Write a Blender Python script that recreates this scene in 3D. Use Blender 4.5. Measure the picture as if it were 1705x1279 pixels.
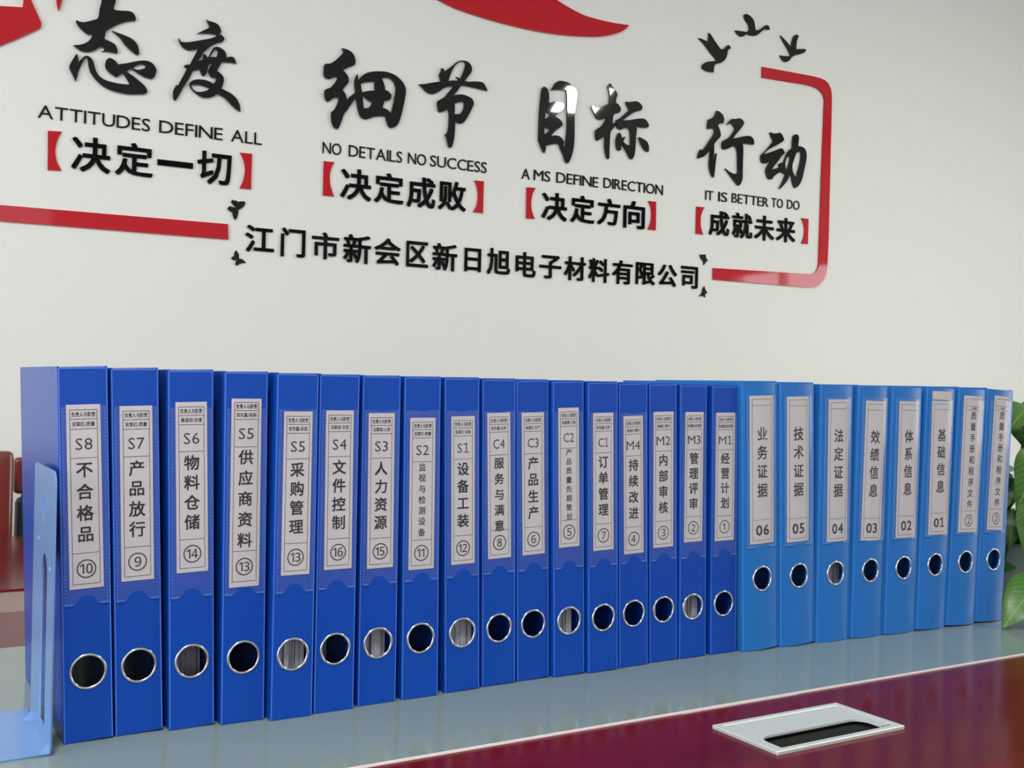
import bpy, bmesh, math, random
from mathutils import Vector, Matrix
for o in list(bpy.data.objects): bpy.data.objects.remove(o)
SC = bpy.context.scene; COL = SC.collection
PI = math.pi
# ------------------------------------------------------------------ camera (solved from the photograph: focal 1822 px of 1705)
yaw, pitch, roll = 0.543345, 0.003444, -0.02492
cd = bpy.data.cameras.new('camera'); cam = bpy.data.objects.new('camera', cd); COL.objects.link(cam)
f = Vector((math.sin(yaw)*math.cos(pitch), math.cos(yaw)*math.cos(pitch), math.sin(pitch)))
r0 = Vector((math.cos(yaw), -math.sin(yaw), 0)); d0 = -r0.cross(f)
c_, s_ = math.cos(roll), math.sin(roll)
rt = c_*r0 + s_*d0; dn = -s_*r0 + c_*d0
m = Matrix.Identity(4)
for i in range(3):
    m[i][0], m[i][1], m[i][2] = rt[i], -dn[i], -f[i]
m.translation = Vector((0.0, -0.9823, 0.31162))
cam.matrix_world = m
cd.sensor_width = 36; cd.lens = 1822.2*36/1705; cd.clip_start = .02
SC.camera = cam
# ------------------------------------------------------------------ light and exposure
SC.view_settings.view_transform = 'Standard'; SC.view_settings.look = 'None'
SC.view_settings.gamma = 1; SC.view_settings.use_curve_mapping = False
SC.view_settings.exposure = 0.0
wd = bpy.data.worlds.new('world'); SC.world = wd; wd.use_nodes = True
bg = wd.node_tree.nodes['Background']; bg.inputs[0].default_value = (.85,.93,1,1); bg.inputs[1].default_value = 1.0
LAMP_W = 122.0      # radiance of the ceiling panels
WINDOW_POWER = {'left': 62, 'right': 40, 'back': 10}
def area(name, loc, rot, sx, sy, power, col=(1,.98,.95)):
    l = bpy.data.lights.new(name, 'AREA'); l.shape = 'RECTANGLE'; l.size = sx; l.size_y = sy; l.energy = power; l.color = col
    o = bpy.data.objects.new(name, l); COL.objects.link(o); o.location = loc; o.rotation_euler = rot; return o
area('window_daylight_right', (5.32,-1.15,.62), (0,PI/2,0), 1.2, 1.7, WINDOW_POWER['right'], (.95,.98,1))
area('window_daylight_left', (-2.32,-.6,.8), (0,-PI/2,0), 1.5, 2.4, WINDOW_POWER['left'], (.95,.98,1))
area('window_daylight_back', (-.7,-3.36,.8), (PI/2,0,0), 2.6, 1.5, WINDOW_POWER['back'], (.95,.98,1))  # added fill light, kept out of the letters' reflections
# outlines (mm along the wall, mm high), lettering boxes and binder poses, measured from the photograph
GLY={"attitude":[[510,1246,508,1234,505,1220,502,1198,489,1190,476,1184,464,1181,453,1184,452,1179,460,1168,472,1158,481,1154,490,1155,487,1145,479,1135,469,1128,458,1124,448,1122,454,1117,465,1111,478,1110,489,1113,498,1119,506,1126,511,1130,516,1128,519,1123,516,1119,512,1117,528,1119,549,1118,550,1124,547,1134,541,1141,531,1145,518,1149,520,1161,522,1169,534,1180,549,1191,564,1199,577,1204,590,1207,591,1213,587,1222,581,1227,571,1228,556,1226,543,1225,538,1227,539,1235,542,1244,542,1250,541,1257,534,1265,523,1266,514,1259],[535,1173,546,1170,561,1167,576,1163,588,1157,596,1148,600,1137,601,1127,598,1122,591,1125,579,1133,567,1143,556,1157,546,1165],[455,1103,448,1089,442,1077,439,1067,443,1057,449,1046,454,1035,457,1042,460,1058,466,1075,473,1092,478,1099,481,1091,483,1077,487,1064,496,1051,508,1040,521,1031,538,1025,557,1022,578,1021,599,1024,616,1027,623,1032,623,1037,616,1048,604,1057,590,1067,572,1077,577,1082,584,1085,598,1078,613,1071,627,1068,635,1069,640,1076,644,1089,642,1097,634,1107,624,1111,612,1111,597,1107,576,1099,552,1091,546,1098,538,1103,531,1104,525,1099,522,1090,522,1080,529,1071,539,1064,550,1059,556,1066,563,1072,569,1065,575,1056,580,1048,576,1045,560,1044,540,1045,523,1048,509,1055,501,1067,497,1078,494,1089,487,1098,478,1101,471,1097,466,1090,460,1083,459,1093],[587,1087,593,1094,603,1100,613,1101,617,1097,616,1092,605,1087,596,1085]],"degree":[[764,1242,769,1239,781,1238,792,1235,799,1228,803,1218,801,1212,795,1209,805,1208,812,1201,810,1195,804,1190,789,1183,774,1172,760,1156,753,1143,746,1132,757,1136,759,1144,759,1151,762,1152,767,1148,770,1144,773,1148,778,1160,784,1171,793,1176,804,1174,814,1167,818,1158,818,1152,829,1156,837,1155,842,1147,844,1140,836,1141,820,1140,807,1139,801,1127,795,1114,803,1109,811,1101,813,1091,810,1077,807,1070,818,1066,831,1061,844,1052,852,1042,857,1029,858,1017,850,1020,836,1030,818,1046,798,1055,788,1047,775,1041,760,1040,745,1047,732,1057,726,1067,729,1075,739,1082,752,1085,769,1085,787,1079,791,1085,794,1095,782,1095,775,1103,773,1111,776,1120,784,1132,773,1126,771,1115,768,1104,763,1095,757,1097,753,1105,750,1112,741,1107,734,1103,725,1084,712,1060,702,1039,693,1022,688,1025,686,1035,687,1048,694,1062,697,1060,706,1079,719,1107,712,1112,714,1116,726,1119,732,1133,740,1150,746,1164,733,1158,723,1155,710,1159,701,1168,697,1177,697,1183,700,1176,707,1173,726,1177,752,1186,775,1194,788,1201,792,1207,781,1207,768,1206,743,1202,755,1210,768,1219,773,1224,770,1231],[733,1068,744,1070,759,1070,770,1068,777,1066,770,1059,755,1053,742,1053,734,1059,731,1064],[776,1146,781,1157,787,1168,793,1169,796,1163,794,1154,793,1149,785,1148]],"detail":[[1131,1229,1143,1228,1154,1225,1164,1217,1169,1206,1170,1194,1165,1187,1151,1180,1135,1169,1145,1161,1151,1152,1152,1139,1144,1128,1135,1115,1143,1107,1149,1090,1157,1100,1166,1108,1172,1116,1170,1130,1169,1144,1172,1157,1177,1166,1178,1158,1180,1149,1190,1162,1205,1173,1225,1180,1250,1184,1267,1184,1286,1180,1302,1171,1314,1160,1321,1144,1320,1125,1315,1097,1309,1070,1301,1046,1290,1034,1278,1030,1273,1034,1268,1043,1262,1061,1246,1059,1229,1055,1213,1047,1202,1044,1191,1049,1183,1063,1178,1083,1174,1101,1164,1085,1152,1065,1141,1049,1133,1025,1126,1009,1122,1006,1114,1011,1107,1024,1105,1040,1106,1051,1113,1058,1119,1069,1124,1082,1125,1091,1121,1094,1111,1090,1102,1082,1094,1077,1089,1081,1085,1092,1085,1105,1088,1110,1099,1115,1109,1126,1116,1136,1121,1147,1111,1148,1100,1140,1089,1140,1082,1147,1081,1161,1082,1174,1086,1179,1097,1181,1109,1189,1122,1202,1132,1214,1135,1221],[1187,1139,1197,1145,1215,1150,1228,1152,1228,1127,1211,1124,1199,1120,1192,1117,1189,1128],[1194,1112,1203,1103,1212,1097,1222,1094,1217,1083,1209,1076,1198,1074,1195,1092],[1249,1163,1254,1167,1268,1169,1279,1165,1287,1156,1291,1142,1289,1122,1285,1099,1280,1077,1278,1070,1268,1079,1253,1084,1255,1092,1257,1102,1270,1106,1277,1114,1278,1123,1269,1131,1259,1134,1257,1145,1253,1155]],"joint":[[1429,1222,1434,1221,1439,1214,1450,1223,1465,1236,1478,1248,1493,1254,1508,1254,1520,1247,1525,1236,1523,1224,1512,1209,1503,1196,1515,1196,1538,1200,1559,1201,1567,1196,1573,1187,1578,1179,1567,1179,1541,1181,1515,1182,1493,1181,1482,1166,1468,1149,1480,1153,1498,1156,1516,1153,1529,1147,1534,1137,1531,1126,1522,1107,1510,1085,1500,1074,1493,1071,1482,1073,1476,1075,1476,1055,1474,1027,1469,1005,1465,998,1459,999,1455,1008,1451,1024,1446,1034,1452,1040,1456,1057,1457,1077,1456,1098,1452,1110,1441,1100,1429,1095,1423,1099,1420,1113,1419,1124,1425,1130,1440,1140,1452,1155,1469,1176,1452,1172,1437,1165,1422,1153,1405,1144,1390,1145,1378,1152,1369,1160,1361,1165,1377,1168,1402,1176,1428,1183,1425,1194,1423,1204,1428,1212],[1452,1188,1455,1201,1461,1217,1470,1234,1480,1245,1492,1252,1502,1252,1505,1244,1501,1229,1495,1213,1489,1201,1475,1204,1482,1199,1483,1193,1466,1192],[1473,1126,1483,1131,1502,1137,1504,1130,1502,1116,1494,1102,1488,1098,1473,1096,1474,1110]],"eye":[[1766,1220,1775,1217,1782,1208,1785,1193,1784,1174,1793,1175,1807,1182,1822,1180,1834,1179,1838,1173,1836,1163,1827,1154,1812,1141,1808,1135,1822,1130,1832,1122,1835,1113,1825,1104,1809,1092,1795,1075,1815,1079,1829,1075,1839,1066,1841,1060,1838,1051,1846,1048,1849,1077,1851,1113,1850,1146,1849,1176,1847,1207,1844,1221,1819,1218,1791,1213,1797,1222,1805,1235,1816,1244,1829,1246,1849,1245,1863,1238,1879,1227,1883,1217,1882,1200,1878,1171,1876,1149,1877,1105,1877,1069,1874,1042,1866,1015,1858,1001,1853,1000,1847,1006,1841,1022,1831,1039,1824,1054,1808,1053,1778,1043,1777,1030,1774,1021,1767,1029,1757,1049,1753,1060,1753,1100,1754,1147,1757,1182,1760,1210],[1774,1147,1790,1140,1785,1131,1772,1123,1773,1135],[1771,1098,1791,1095,1784,1085,1772,1077,1771,1088]],"mark":[[2002,1266,1994,1253,2000,1239,2002,1218,2000,1203,1982,1194,1956,1182,1940,1188,1936,1181,1947,1164,1957,1150,1968,1147,1981,1152,1993,1160,1986,1145,1973,1128,1955,1115,1953,1101,1957,1084,1962,1082,1972,1089,1989,1101,1988,1073,1991,1052,1998,1033,2002,1030,2005,1036,2005,1064,2006,1097,2008,1116,2016,1126,2023,1135,2024,1146,2020,1145,2013,1143,2015,1160,2019,1173,2035,1178,2042,1185,2043,1193,2035,1203,2024,1209,2025,1221,2029,1235,2021,1247,2011,1255],[2062,1217,2076,1218,2101,1224,2116,1219,2124,1209,2122,1200,2111,1195,2095,1189,2077,1177,2052,1157,2075,1161,2101,1168,2125,1173,2139,1170,2149,1159,2150,1150,2140,1145,2118,1144,2102,1144,2105,1135,2103,1114,2102,1090,2100,1063,2094,1044,2088,1039,2081,1045,2070,1061,2059,1074,2053,1087,2049,1079,2047,1063,2041,1060,2034,1066,2030,1081,2030,1094,2035,1112,2041,1118,2047,1111,2049,1102,2064,1108,2058,1097,2056,1090,2066,1084,2078,1081,2083,1087,2083,1109,2081,1127,2075,1135,2065,1136,2054,1131,2044,1126,2033,1132,2028,1144,2028,1155,2043,1164,2063,1182,2076,1194,2068,1205],[2115,1113,2130,1109,2145,1102,2152,1089,2153,1074,2149,1070,2138,1075,2128,1086,2119,1101]],"walk":[[2419,1239,2431,1237,2444,1228,2450,1215,2447,1201,2436,1200,2424,1192,2431,1182,2437,1167,2436,1155,2424,1143,2412,1128,2412,1105,2409,1083,2408,1065,2412,1063,2416,1081,2420,1099,2423,1100,2420,1075,2417,1045,2414,1019,2408,1022,2399,1039,2395,1059,2396,1081,2398,1108,2386,1097,2370,1082,2348,1074,2348,1082,2353,1096,2358,1105,2361,1099,2377,1115,2393,1137,2409,1159,2413,1172,2410,1179,2400,1179,2386,1174,2384,1187,2387,1206,2402,1213,2414,1225],[2465,1199,2474,1213,2484,1221,2498,1222,2512,1227,2526,1224,2535,1215,2528,1203,2514,1186,2500,1171,2489,1156,2512,1163,2535,1170,2558,1174,2571,1170,2578,1160,2579,1150,2573,1146,2556,1147,2530,1145,2533,1129,2533,1093,2533,1052,2533,1029,2526,1010,2518,1003,2508,1011,2490,1027,2472,1044,2461,1054,2475,1046,2492,1041,2507,1040,2514,1048,2513,1079,2511,1113,2505,1128,2494,1133,2478,1125,2457,1116,2447,1119,2445,1134,2451,1145,2469,1155,2483,1168,2499,1190,2490,1201,2480,1208]],"move":[[2648,1198,2663,1196,2676,1198,2690,1203,2700,1196,2709,1182,2706,1176,2689,1165,2666,1152,2642,1139,2626,1126,2625,1121,2638,1126,2666,1137,2697,1150,2707,1146,2714,1137,2709,1131,2700,1124,2691,1112,2675,1094,2658,1074,2673,1078,2692,1084,2691,1095,2701,1102,2709,1101,2717,1119,2726,1138,2738,1151,2748,1159,2749,1178,2751,1197,2758,1205,2769,1206,2775,1198,2774,1182,2772,1167,2788,1167,2803,1161,2811,1147,2811,1126,2805,1100,2799,1073,2790,1047,2778,1031,2765,1022,2759,1029,2753,1042,2749,1058,2741,1072,2734,1054,2720,1034,2706,1020,2695,1011,2703,1027,2714,1048,2723,1073,2717,1066,2712,1065,2701,1071,2685,1063,2669,1052,2660,1041,2654,1039,2645,1042,2637,1056,2635,1072,2642,1086,2655,1102,2641,1095,2628,1090,2616,1092,2611,1106,2614,1119,2622,1126,2642,1146,2664,1171,2654,1186],[2755,1190,2759,1192,2759,1170,2755,1170],[2765,1141,2774,1147,2788,1150,2789,1135,2785,1108,2776,1079,2771,1060,2766,1059,2755,1070,2750,1082,2749,1099,2756,1120],[2728,1126,2740,1127,2739,1114,2732,1091,2723,1074,2720,1084,2716,1100,2721,1116]],"bird1":[[2381,1490,2388,1485,2403,1469,2430,1444,2446,1448,2456,1460,2465,1463,2474,1454,2461,1446,2457,1427,2447,1410,2430,1398,2412,1392,2405,1382,2404,1363,2378,1362,2357,1369,2357,1380,2373,1392,2412,1402,2411,1409,2389,1426,2363,1450,2339,1465,2354,1464,2379,1459]],"bird2":[[2525,1574,2533,1579,2551,1575,2567,1562,2575,1532,2587,1534,2605,1546,2618,1556,2630,1557,2638,1545,2623,1542,2614,1542,2596,1528,2583,1517,2569,1512,2551,1511,2535,1513,2526,1504,2515,1500,2499,1506,2489,1516,2515,1518,2539,1520,2549,1531,2545,1546,2531,1559]],"bird3":[[2684,1533,2708,1519,2734,1500,2736,1520,2745,1542,2757,1549,2765,1545,2757,1525,2755,1498,2775,1502,2794,1505,2800,1502,2792,1493,2775,1485,2752,1477,2735,1466,2724,1453,2710,1447,2698,1450,2684,1465,2705,1466,2726,1470,2730,1477,2716,1495,2696,1517]],"fly1":[[844,786,847,782,850,784,857,783,858,780,866,783,876,784,878,781,875,772,867,764,860,760,860,751,857,739,853,733,849,737,846,746,844,752,837,755,832,760,835,767,841,767,851,765,851,768,845,773,841,779]],"fly2":[[857,654,862,648,865,641,865,633,875,631,884,623,869,620,861,614,856,616,857,622,859,628,849,628,845,633,852,640,853,648]],"fly3":[[2367,762,2391,764,2392,754,2400,746,2389,735,2384,728,2381,742,2371,751]],"fly4":[[2388,660,2395,646,2402,641,2392,633,2393,623,2383,628,2368,625,2379,638,2382,651]],"swoosh":[[1411,1416,1468,1401,1555,1390,1644,1384,1734,1382,1827,1386,1913,1396,1971,1407,2020,1424,2050,1441,2066,1458,2019,1455,1960,1455,1902,1459,1849,1472,1801,1489,1768,1511,1739,1542,1552,1513,1342,1445,1318,1436]],"emblem":[[259,1076,286,1094,327,1120,368,1148,373,1154,374,1163,362,1189,349,1216,340,1237,335,1221,332,1193,308,1190,283,1187,256,1185]],"tip":[[403,1249,406,1227,408,1211,412,1200,416,1213,419,1229,423,1253]],"b1l":[[395,906,426,908,417,886,413,860,417,835,428,813,397,811]],"b1r":[[892,911,861,910,871,890,875,865,871,839,862,817,892,817]],"b2l":[[1088,915,1118,916,1109,896,1106,872,1110,846,1120,822,1089,822]],"b2r":[[1574,914,1544,913,1553,894,1557,869,1554,843,1543,821,1574,820]],"b3l":[[1718,912,1748,913,1738,895,1734,869,1737,842,1748,820,1719,819]],"b3r":[[2188,916,2158,916,2169,897,2172,873,2169,848,2159,826,2189,825]],"b4l":[[2349,917,2380,918,2369,896,2366,876,2368,851,2378,828,2349,829]],"b4r":[[2830,922,2799,922,2810,902,2814,880,2811,856,2801,835,2830,835]],"bar":[[180,715,834,720,836,680,181,677]],"frame":[[2608,1414,2802,1417,2835,1417,2868,1416,2890,1412,2907,1402,2918,1386,2923,1367,2924,1331,2924,857,2922,781,2920,755,2914,732,2902,712,2885,697,2863,688,2838,686,2808,685,2423,684,2422,722,2823,731,2843,732,2859,735,2871,743,2878,754,2882,769,2882,790,2885,1063,2890,1320,2891,1343,2885,1359,2872,1371,2852,1379,2827,1382,2797,1383,2609,1378]]}
TXT={"l1":[["决",0.495,0.86,0.0901,0.0861],["定",0.5968,0.8599,0.0903,0.0831],["一",0.6969,0.8611,0.0883,0.0145],["切",0.7957,0.8619,0.0871,0.0845]],"l2":[["决",1.1823,0.8612,0.0883,0.0859],["定",1.2801,0.8612,0.0866,0.0847],["成",1.3776,0.8599,0.0869,0.0872],["败",1.4745,0.8606,0.0871,0.084]],"l3":[["决",1.8153,0.8635,0.0877,0.0842],["定",1.9154,0.865,0.0851,0.0844],["方",2.0114,0.8664,0.0827,0.0828],["向",2.1062,0.8664,0.0801,0.0863]],"l4":[["成",2.4435,0.8709,0.0834,0.0811],["就",2.5409,0.8721,0.0849,0.0842],["未",2.6357,0.8724,0.0843,0.0844],["来",2.7304,0.8743,0.0828,0.0829]],"c1":[["江",0.9189,0.6883,0.0769,0.0707],["门",1.0092,0.6865,0.067,0.0773],["市",1.0996,0.6854,0.0765,0.0727],["新",1.1905,0.6843,0.0795,0.0786],["会",1.2801,0.6841,0.0773,0.0741],["区",1.3703,0.6838,0.0667,0.0725],["新",1.4561,0.6825,0.0769,0.0781]],"c2":[["日",1.5454,0.6811,0.0526,0.0682],["旭",1.6301,0.6828,0.076,0.0776],["电",1.7214,0.6807,0.0675,0.074],["子",1.8065,0.6797,0.0756,0.0704],["材",1.8933,0.6814,0.0758,0.0732],["料",1.98,0.6819,0.0749,0.0742],["有",2.0671,0.6824,0.0749,0.0742],["限",2.1545,0.6842,0.0726,0.0704],["公",2.2398,0.6845,0.0736,0.0698],["司",2.3277,0.6844,0.066,0.0715]],"w1":[["ATTITUDES",0.3718,0.6327,0.9356,0.033],["DEFINE",0.655,0.815,0.9367,0.0343],["ALL",0.8364,0.9179,0.9373,0.0352]],"w2":[["NO",1.0847,1.138,0.9367,0.0324],["DETAILS",1.1592,1.317,0.9374,0.0331],["NO",1.3348,1.3909,0.9381,0.0337],["SUCCESS",1.4032,1.5836,0.9388,0.0343]],"w3":[["A",1.7001,1.7283,0.936,0.0328],["MS",1.7417,1.7989,0.9367,0.033],["DEFINE",1.8201,1.9701,0.9381,0.0336],["DIRECTION",1.9897,2.2149,0.9405,0.0346]],"w4":[["IT",2.385,2.4168,0.943,0.0311],["IS",2.4382,2.475,0.9439,0.0313],["BETTER",2.4944,2.652,0.9457,0.0318],["TO",2.6657,2.7156,0.9475,0.0323],["DO",2.7344,2.7901,0.9486,0.0326]]}
BIND=[[0.1813,0.0034,0,-0.0402,0.0001,0.0276,0.2876,0.1306,-0.004,0.0006,0.0592],[0.2239,0.0059,0,-0.038,0.0004,0.0276,0.2869,0.1341,0.0019,0.0004,0.0599],[0.2683,0.0014,0,-0.0282,0.0005,0.0279,0.2912,0.1392,-0.0052,0.0002,0.0589],[0.3131,-0.0031,0,-0.0142,0.0,0.0278,0.2952,0.1237,0.0032,0.0003,0.0596],[0.3565,-0.0113,0,-0.0052,0.0008,0.0275,0.2844,0.133,0.0004,0.0006,0.059],[0.3994,-0.0086,0,-0.0063,0.0008,0.0279,0.2857,0.135,-0.0057,0.0002,0.0591],[0.4459,-0.004,0,-0.0094,0.0005,0.0276,0.2834,0.1325,-0.0055,-0.0003,0.0595],[0.4928,-0.0035,0,-0.017,0.0001,0.028,0.2791,0.1282,0.0029,0.0003,0.0594],[0.5423,-0.0008,0,-0.0281,0.0008,0.0271,0.2807,0.1297,0.0005,0.0006,0.0592],[0.5876,0.0025,0,-0.0269,0.0,0.0277,0.2846,0.1325,-0.0092,0.0004,0.0595],[0.6316,0.0048,0,-0.031,0.0004,0.0279,0.2852,0.1336,-0.0058,0.0004,0.0592],[0.6757,0.0013,0,-0.0329,0.0002,0.0268,0.2908,0.1397,-0.0024,0.001,0.0594],[0.7197,-0.001,0,-0.0315,0.0002,0.0274,0.2858,0.1341,-0.0009,0.0006,0.0598],[0.7647,0.0027,0,-0.0324,0.0,0.0273,0.2827,0.1273,-0.0049,0.0008,0.0592],[0.8102,0.006,0,-0.0321,-0.0,0.029,0.2877,0.1315,0.0046,-0.0004,0.0585],[0.8531,0.0052,0,-0.0248,0.0004,0.0276,0.2879,0.1358,0.0091,-0.0002,0.0588],[0.9008,0.0054,0,-0.0204,0.0005,0.03,0.2877,0.1348,0.0046,0.0006,0.0589],[0.9566,0.0001,0,-0.0368,0.0003,0.0389,0.3085,0.1291,-0.0013,0.0037,0.0876],[1.0161,-0.0024,0,-0.0354,0.0023,0.037,0.3086,0.1289,0.003,0.0041,0.0876],[1.0756,-0.0051,0,-0.0085,0.0045,0.0363,0.3067,0.1266,-0.0068,0.0064,0.0853],[1.1351,-0.0081,0,0.0089,0.0037,0.0371,0.3057,0.1248,0.0143,0.0068,0.0838],[1.1946,-0.0115,0,0.0114,0.0019,0.0386,0.3062,0.1258,-0.0016,0.0046,0.0845],[1.2541,-0.0135,0,0.0316,0.0017,0.0405,0.3073,0.127,-0.0222,0.003,0.0851],[1.3136,-0.0157,0,0.0455,0.0038,0.0399,0.3148,0.1273,-0.009,0.0054,0.0858],[1.3731,-0.017,0,0.0452,0.0039,0.0351,0.3157,0.1278,0.0143,0.0072,0.087]]
# ------------------------------------------------------------------ materials
def nodes(name):
    m = bpy.data.materials.new(name); m.use_nodes = True; nt = m.node_tree
    return m, nt, nt.nodes['Principled BSDF']
def mat(name, col, rough=.5, metal=0, spec=.5, coat=0, coat_r=.05, ior=1.5, noise=None, bump=None):
    m, nt, b = nodes(name)
    b.inputs['Base Color'].default_value = (*col,1); b.inputs['Roughness'].default_value = rough
    b.inputs['Metallic'].default_value = metal; b.inputs['Specular IOR Level'].default_value = spec
    b.inputs['Coat Weight'].default_value = coat; b.inputs['Coat Roughness'].default_value = coat_r; b.inputs['IOR'].default_value = ior
    tc = nt.nodes.new('ShaderNodeTexCoord')
    if noise:                     # (scale vector, amount)
        sc, amt = noise
        mp = nt.nodes.new('ShaderNodeMapping'); mp.inputs['Scale'].default_value = sc
        nz = nt.nodes.new('ShaderNodeTexNoise'); nz.inputs['Scale'].default_value = 1; nz.inputs['Detail'].default_value = 4
        mx = nt.nodes.new('ShaderNodeMix'); mx.data_type = 'RGBA'
        mx.inputs['A'].default_value = (*[c*(1-amt) for c in col],1); mx.inputs['B'].default_value = (*[min(1,c*(1+amt)) for c in col],1)
        nt.links.new(tc.outputs['Object'], mp.inputs['Vector']); nt.links.new(mp.outputs[0], nz.inputs['Vector'])
        nt.links.new(nz.outputs['Fac'], mx.inputs['Factor']); nt.links.new(mx.outputs['Result'], b.inputs['Base Color'])
    if bump:
        sc, st = bump
        nz = nt.nodes.new('ShaderNodeTexNoise'); nz.inputs['Scale'].default_value = sc; nz.inputs['Detail'].default_value = 3
        bp = nt.nodes.new('ShaderNodeBump'); bp.inputs['Strength'].default_value = st; bp.inputs['Distance'].default_value = .001
        nt.links.new(tc.outputs['Object'], nz.inputs['Vector']); nt.links.new(nz.outputs['Fac'], bp.inputs['Height']); nt.links.new(bp.outputs[0], b.inputs['Normal'])
    return m
def emis(name, col, s):
    m, nt, b = nodes(name); b.inputs['Base Color'].default_value = (*col,1)
    b.inputs['Emission Color'].default_value = (*col,1); b.inputs['Emission Strength'].default_value = s; return m
M = {
 'wall': mat('wall_paint', (.80,.82,.78), .55, spec=.3, bump=(60,.15)),
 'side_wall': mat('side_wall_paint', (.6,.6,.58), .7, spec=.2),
 'ceiling': mat('ceiling_paint', (.66,.66,.66), .8, spec=.2),
 'floor': mat('floor_tile', (.30,.27,.23), .25, noise=((3,3,3),.12)),
 'black': mat('black_acrylic', (.004,.007,.007), .03, spec=.4),
 'red': mat('red_acrylic', (.50,.010,.020), .04, spec=.36),
 'dark': mat('dark_blue_plastic', (.0025,.050,.33), .30, spec=.26, bump=(900,.06)),
 'light': mat('light_blue_plastic', (.014,.13,.42), .38, spec=.26, bump=(900,.06)),
 'crease': mat('worn_dark_fold', (.05,.15,.62), .35, spec=.4),  # paler blue that paints the light on the spine edges
 'crease_light': mat('worn_light_fold', (.05,.24,.66), .35, spec=.4),  # same painted edge light for the lighter binders
 'paper': mat('label_paper', (.45,.425,.445), .7, spec=.2, noise=((60,60,60),.03)),
 'ink': mat('label_ink', (.012,.012,.02), .6, spec=.2),
 'sheet': mat('paper_sheets', (.40,.40,.44), .8, spec=.2, noise=((900,3,2),.25)),
 'steel': mat('polished_steel', (.74,.73,.70), .18, 1),
 'wood': mat('red_lacquered_wood', (.092,.003,.006), .16, spec=.09, noise=((1.5,24,10),.35)),
 'chairwood': mat('chair_lacquered_wood', (.16,.02,.012), .3, coat=1, coat_r=.06, noise=((20,20,2),.3)),
 'leather': mat('black_leather', (.015,.022,.024), .42, bump=(300,.4)),
 'glass': mat('tinted_table_glass', (.165,.215,.205), .12, spec=.34, noise=((3,5,1),.06)),
 'glassedge': mat('polished_glass_edge', (.80,.72,.72), .25),
 'alu': mat('brushed_aluminium', (.56,.60,.57), .38, .35, noise=((4,120,4),.05)),
 'brush': mat('black_brush', (.004,.004,.004), .8),
 'bookend': mat('pale_blue_enamel', (.115,.235,.47), .28, spec=.5),
 'trim': mat('grey_brown_trim', (.22,.15,.13), .35),
 'leaf': mat('pothos_leaf', (.07,.20,.018), .32, spec=.5, noise=((25,25,25),.5)),
 'leaf_pale': mat('variegated_leaf', (.38,.46,.30), .35, spec=.5, noise=((60,60,60),.5)),
 'stem': mat('green_stem', (.14,.26,.05), .5),
 'pot': mat('white_ceramic', (.62,.66,.60), .2),
 'soil': mat('dark_soil', (.02,.014,.01), .95),
 'frame': mat('white_window_frame', (.75,.76,.76), .4),
 'lampframe': mat('white_lamp_frame', (.8,.8,.8), .5),
 'lamp': emis('lit_diffuser', (1,.98,.94), LAMP_W),
}
def pocket_mat():
    m = bpy.data.materials.new('clear_plastic'); m.use_nodes = True; nt = m.node_tree; nt.nodes.clear()
    out = nt.nodes.new('ShaderNodeOutputMaterial'); tr = nt.nodes.new('ShaderNodeBsdfTransparent'); df = nt.nodes.new('ShaderNodeBsdfDiffuse')
    gl = nt.nodes.new('ShaderNodeBsdfGlossy'); gl.inputs['Roughness'].default_value = .12
    df.inputs['Color'].default_value = (.75,.8,.85,1)
    a = nt.nodes.new('ShaderNodeMixShader'); a.inputs[0].default_value = .025
    b = nt.nodes.new('ShaderNodeMixShader'); b.inputs[0].default_value = .04
    nt.links.new(tr.outputs[0], a.inputs[1]); nt.links.new(df.outputs[0], a.inputs[2])
    nt.links.new(a.outputs[0], b.inputs[1]); nt.links.new(gl.outputs[0], b.inputs[2]); nt.links.new(b.outputs[0], out.inputs[0])
    return m
def leaf_mat(name, a, b, c):
    m, nt, bs = nodes(name); bs.inputs['Roughness'].default_value = .36; bs.inputs['Specular IOR Level'].default_value = .4
    tc = nt.nodes.new('ShaderNodeTexCoord'); sep = nt.nodes.new('ShaderNodeSeparateXYZ'); nt.links.new(tc.outputs['Object'], sep.inputs[0])
    def mth(op, x, y=None):
        n = nt.nodes.new('ShaderNodeMath'); n.operation = op
        for i,v in enumerate((x,y)):
            if v is None: continue
            if isinstance(v,(int,float)): n.inputs[i].default_value = v
            else: nt.links.new(v, n.inputs[i])
        return n.outputs[0]
    ax = mth('ABSOLUTE', sep.outputs[0])
    vein = mth('SINE', mth('MULTIPLY', mth('SUBTRACT', sep.outputs[1], mth('MULTIPLY', ax, .9)), 620))
    vein = mth('GREATER_THAN', vein, .86); rib = mth('LESS_THAN', ax, .0009)
    nz = nt.nodes.new('ShaderNodeTexNoise'); nz.inputs['Scale'].default_value = 35; nt.links.new(tc.outputs['Object'], nz.inputs['Vector'])
    m1 = nt.nodes.new('ShaderNodeMix'); m1.data_type = 'RGBA'; m1.inputs['A'].default_value = (*a,1); m1.inputs['B'].default_value = (*b,1); nt.links.new(nz.outputs['Fac'], m1.inputs['Factor'])
    m2 = nt.nodes.new('ShaderNodeMix'); m2.data_type = 'RGBA'; m2.inputs['B'].default_value = (*c,1); nt.links.new(m1.outputs['Result'], m2.inputs['A'])
    nt.links.new(mth('MAXIMUM', rib, mth('MULTIPLY', vein, .35)), m2.inputs['Factor']); nt.links.new(m2.outputs['Result'], bs.inputs['Base Color'])
    bp = nt.nodes.new('ShaderNodeBump'); bp.inputs['Strength'].default_value = .4; bp.inputs['Distance'].default_value = .0012; bp.invert = True
    nt.links.new(mth('MAXIMUM', rib, vein), bp.inputs['Height']); nt.links.new(bp.outputs[0], bs.inputs['Normal'])
    return m
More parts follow.
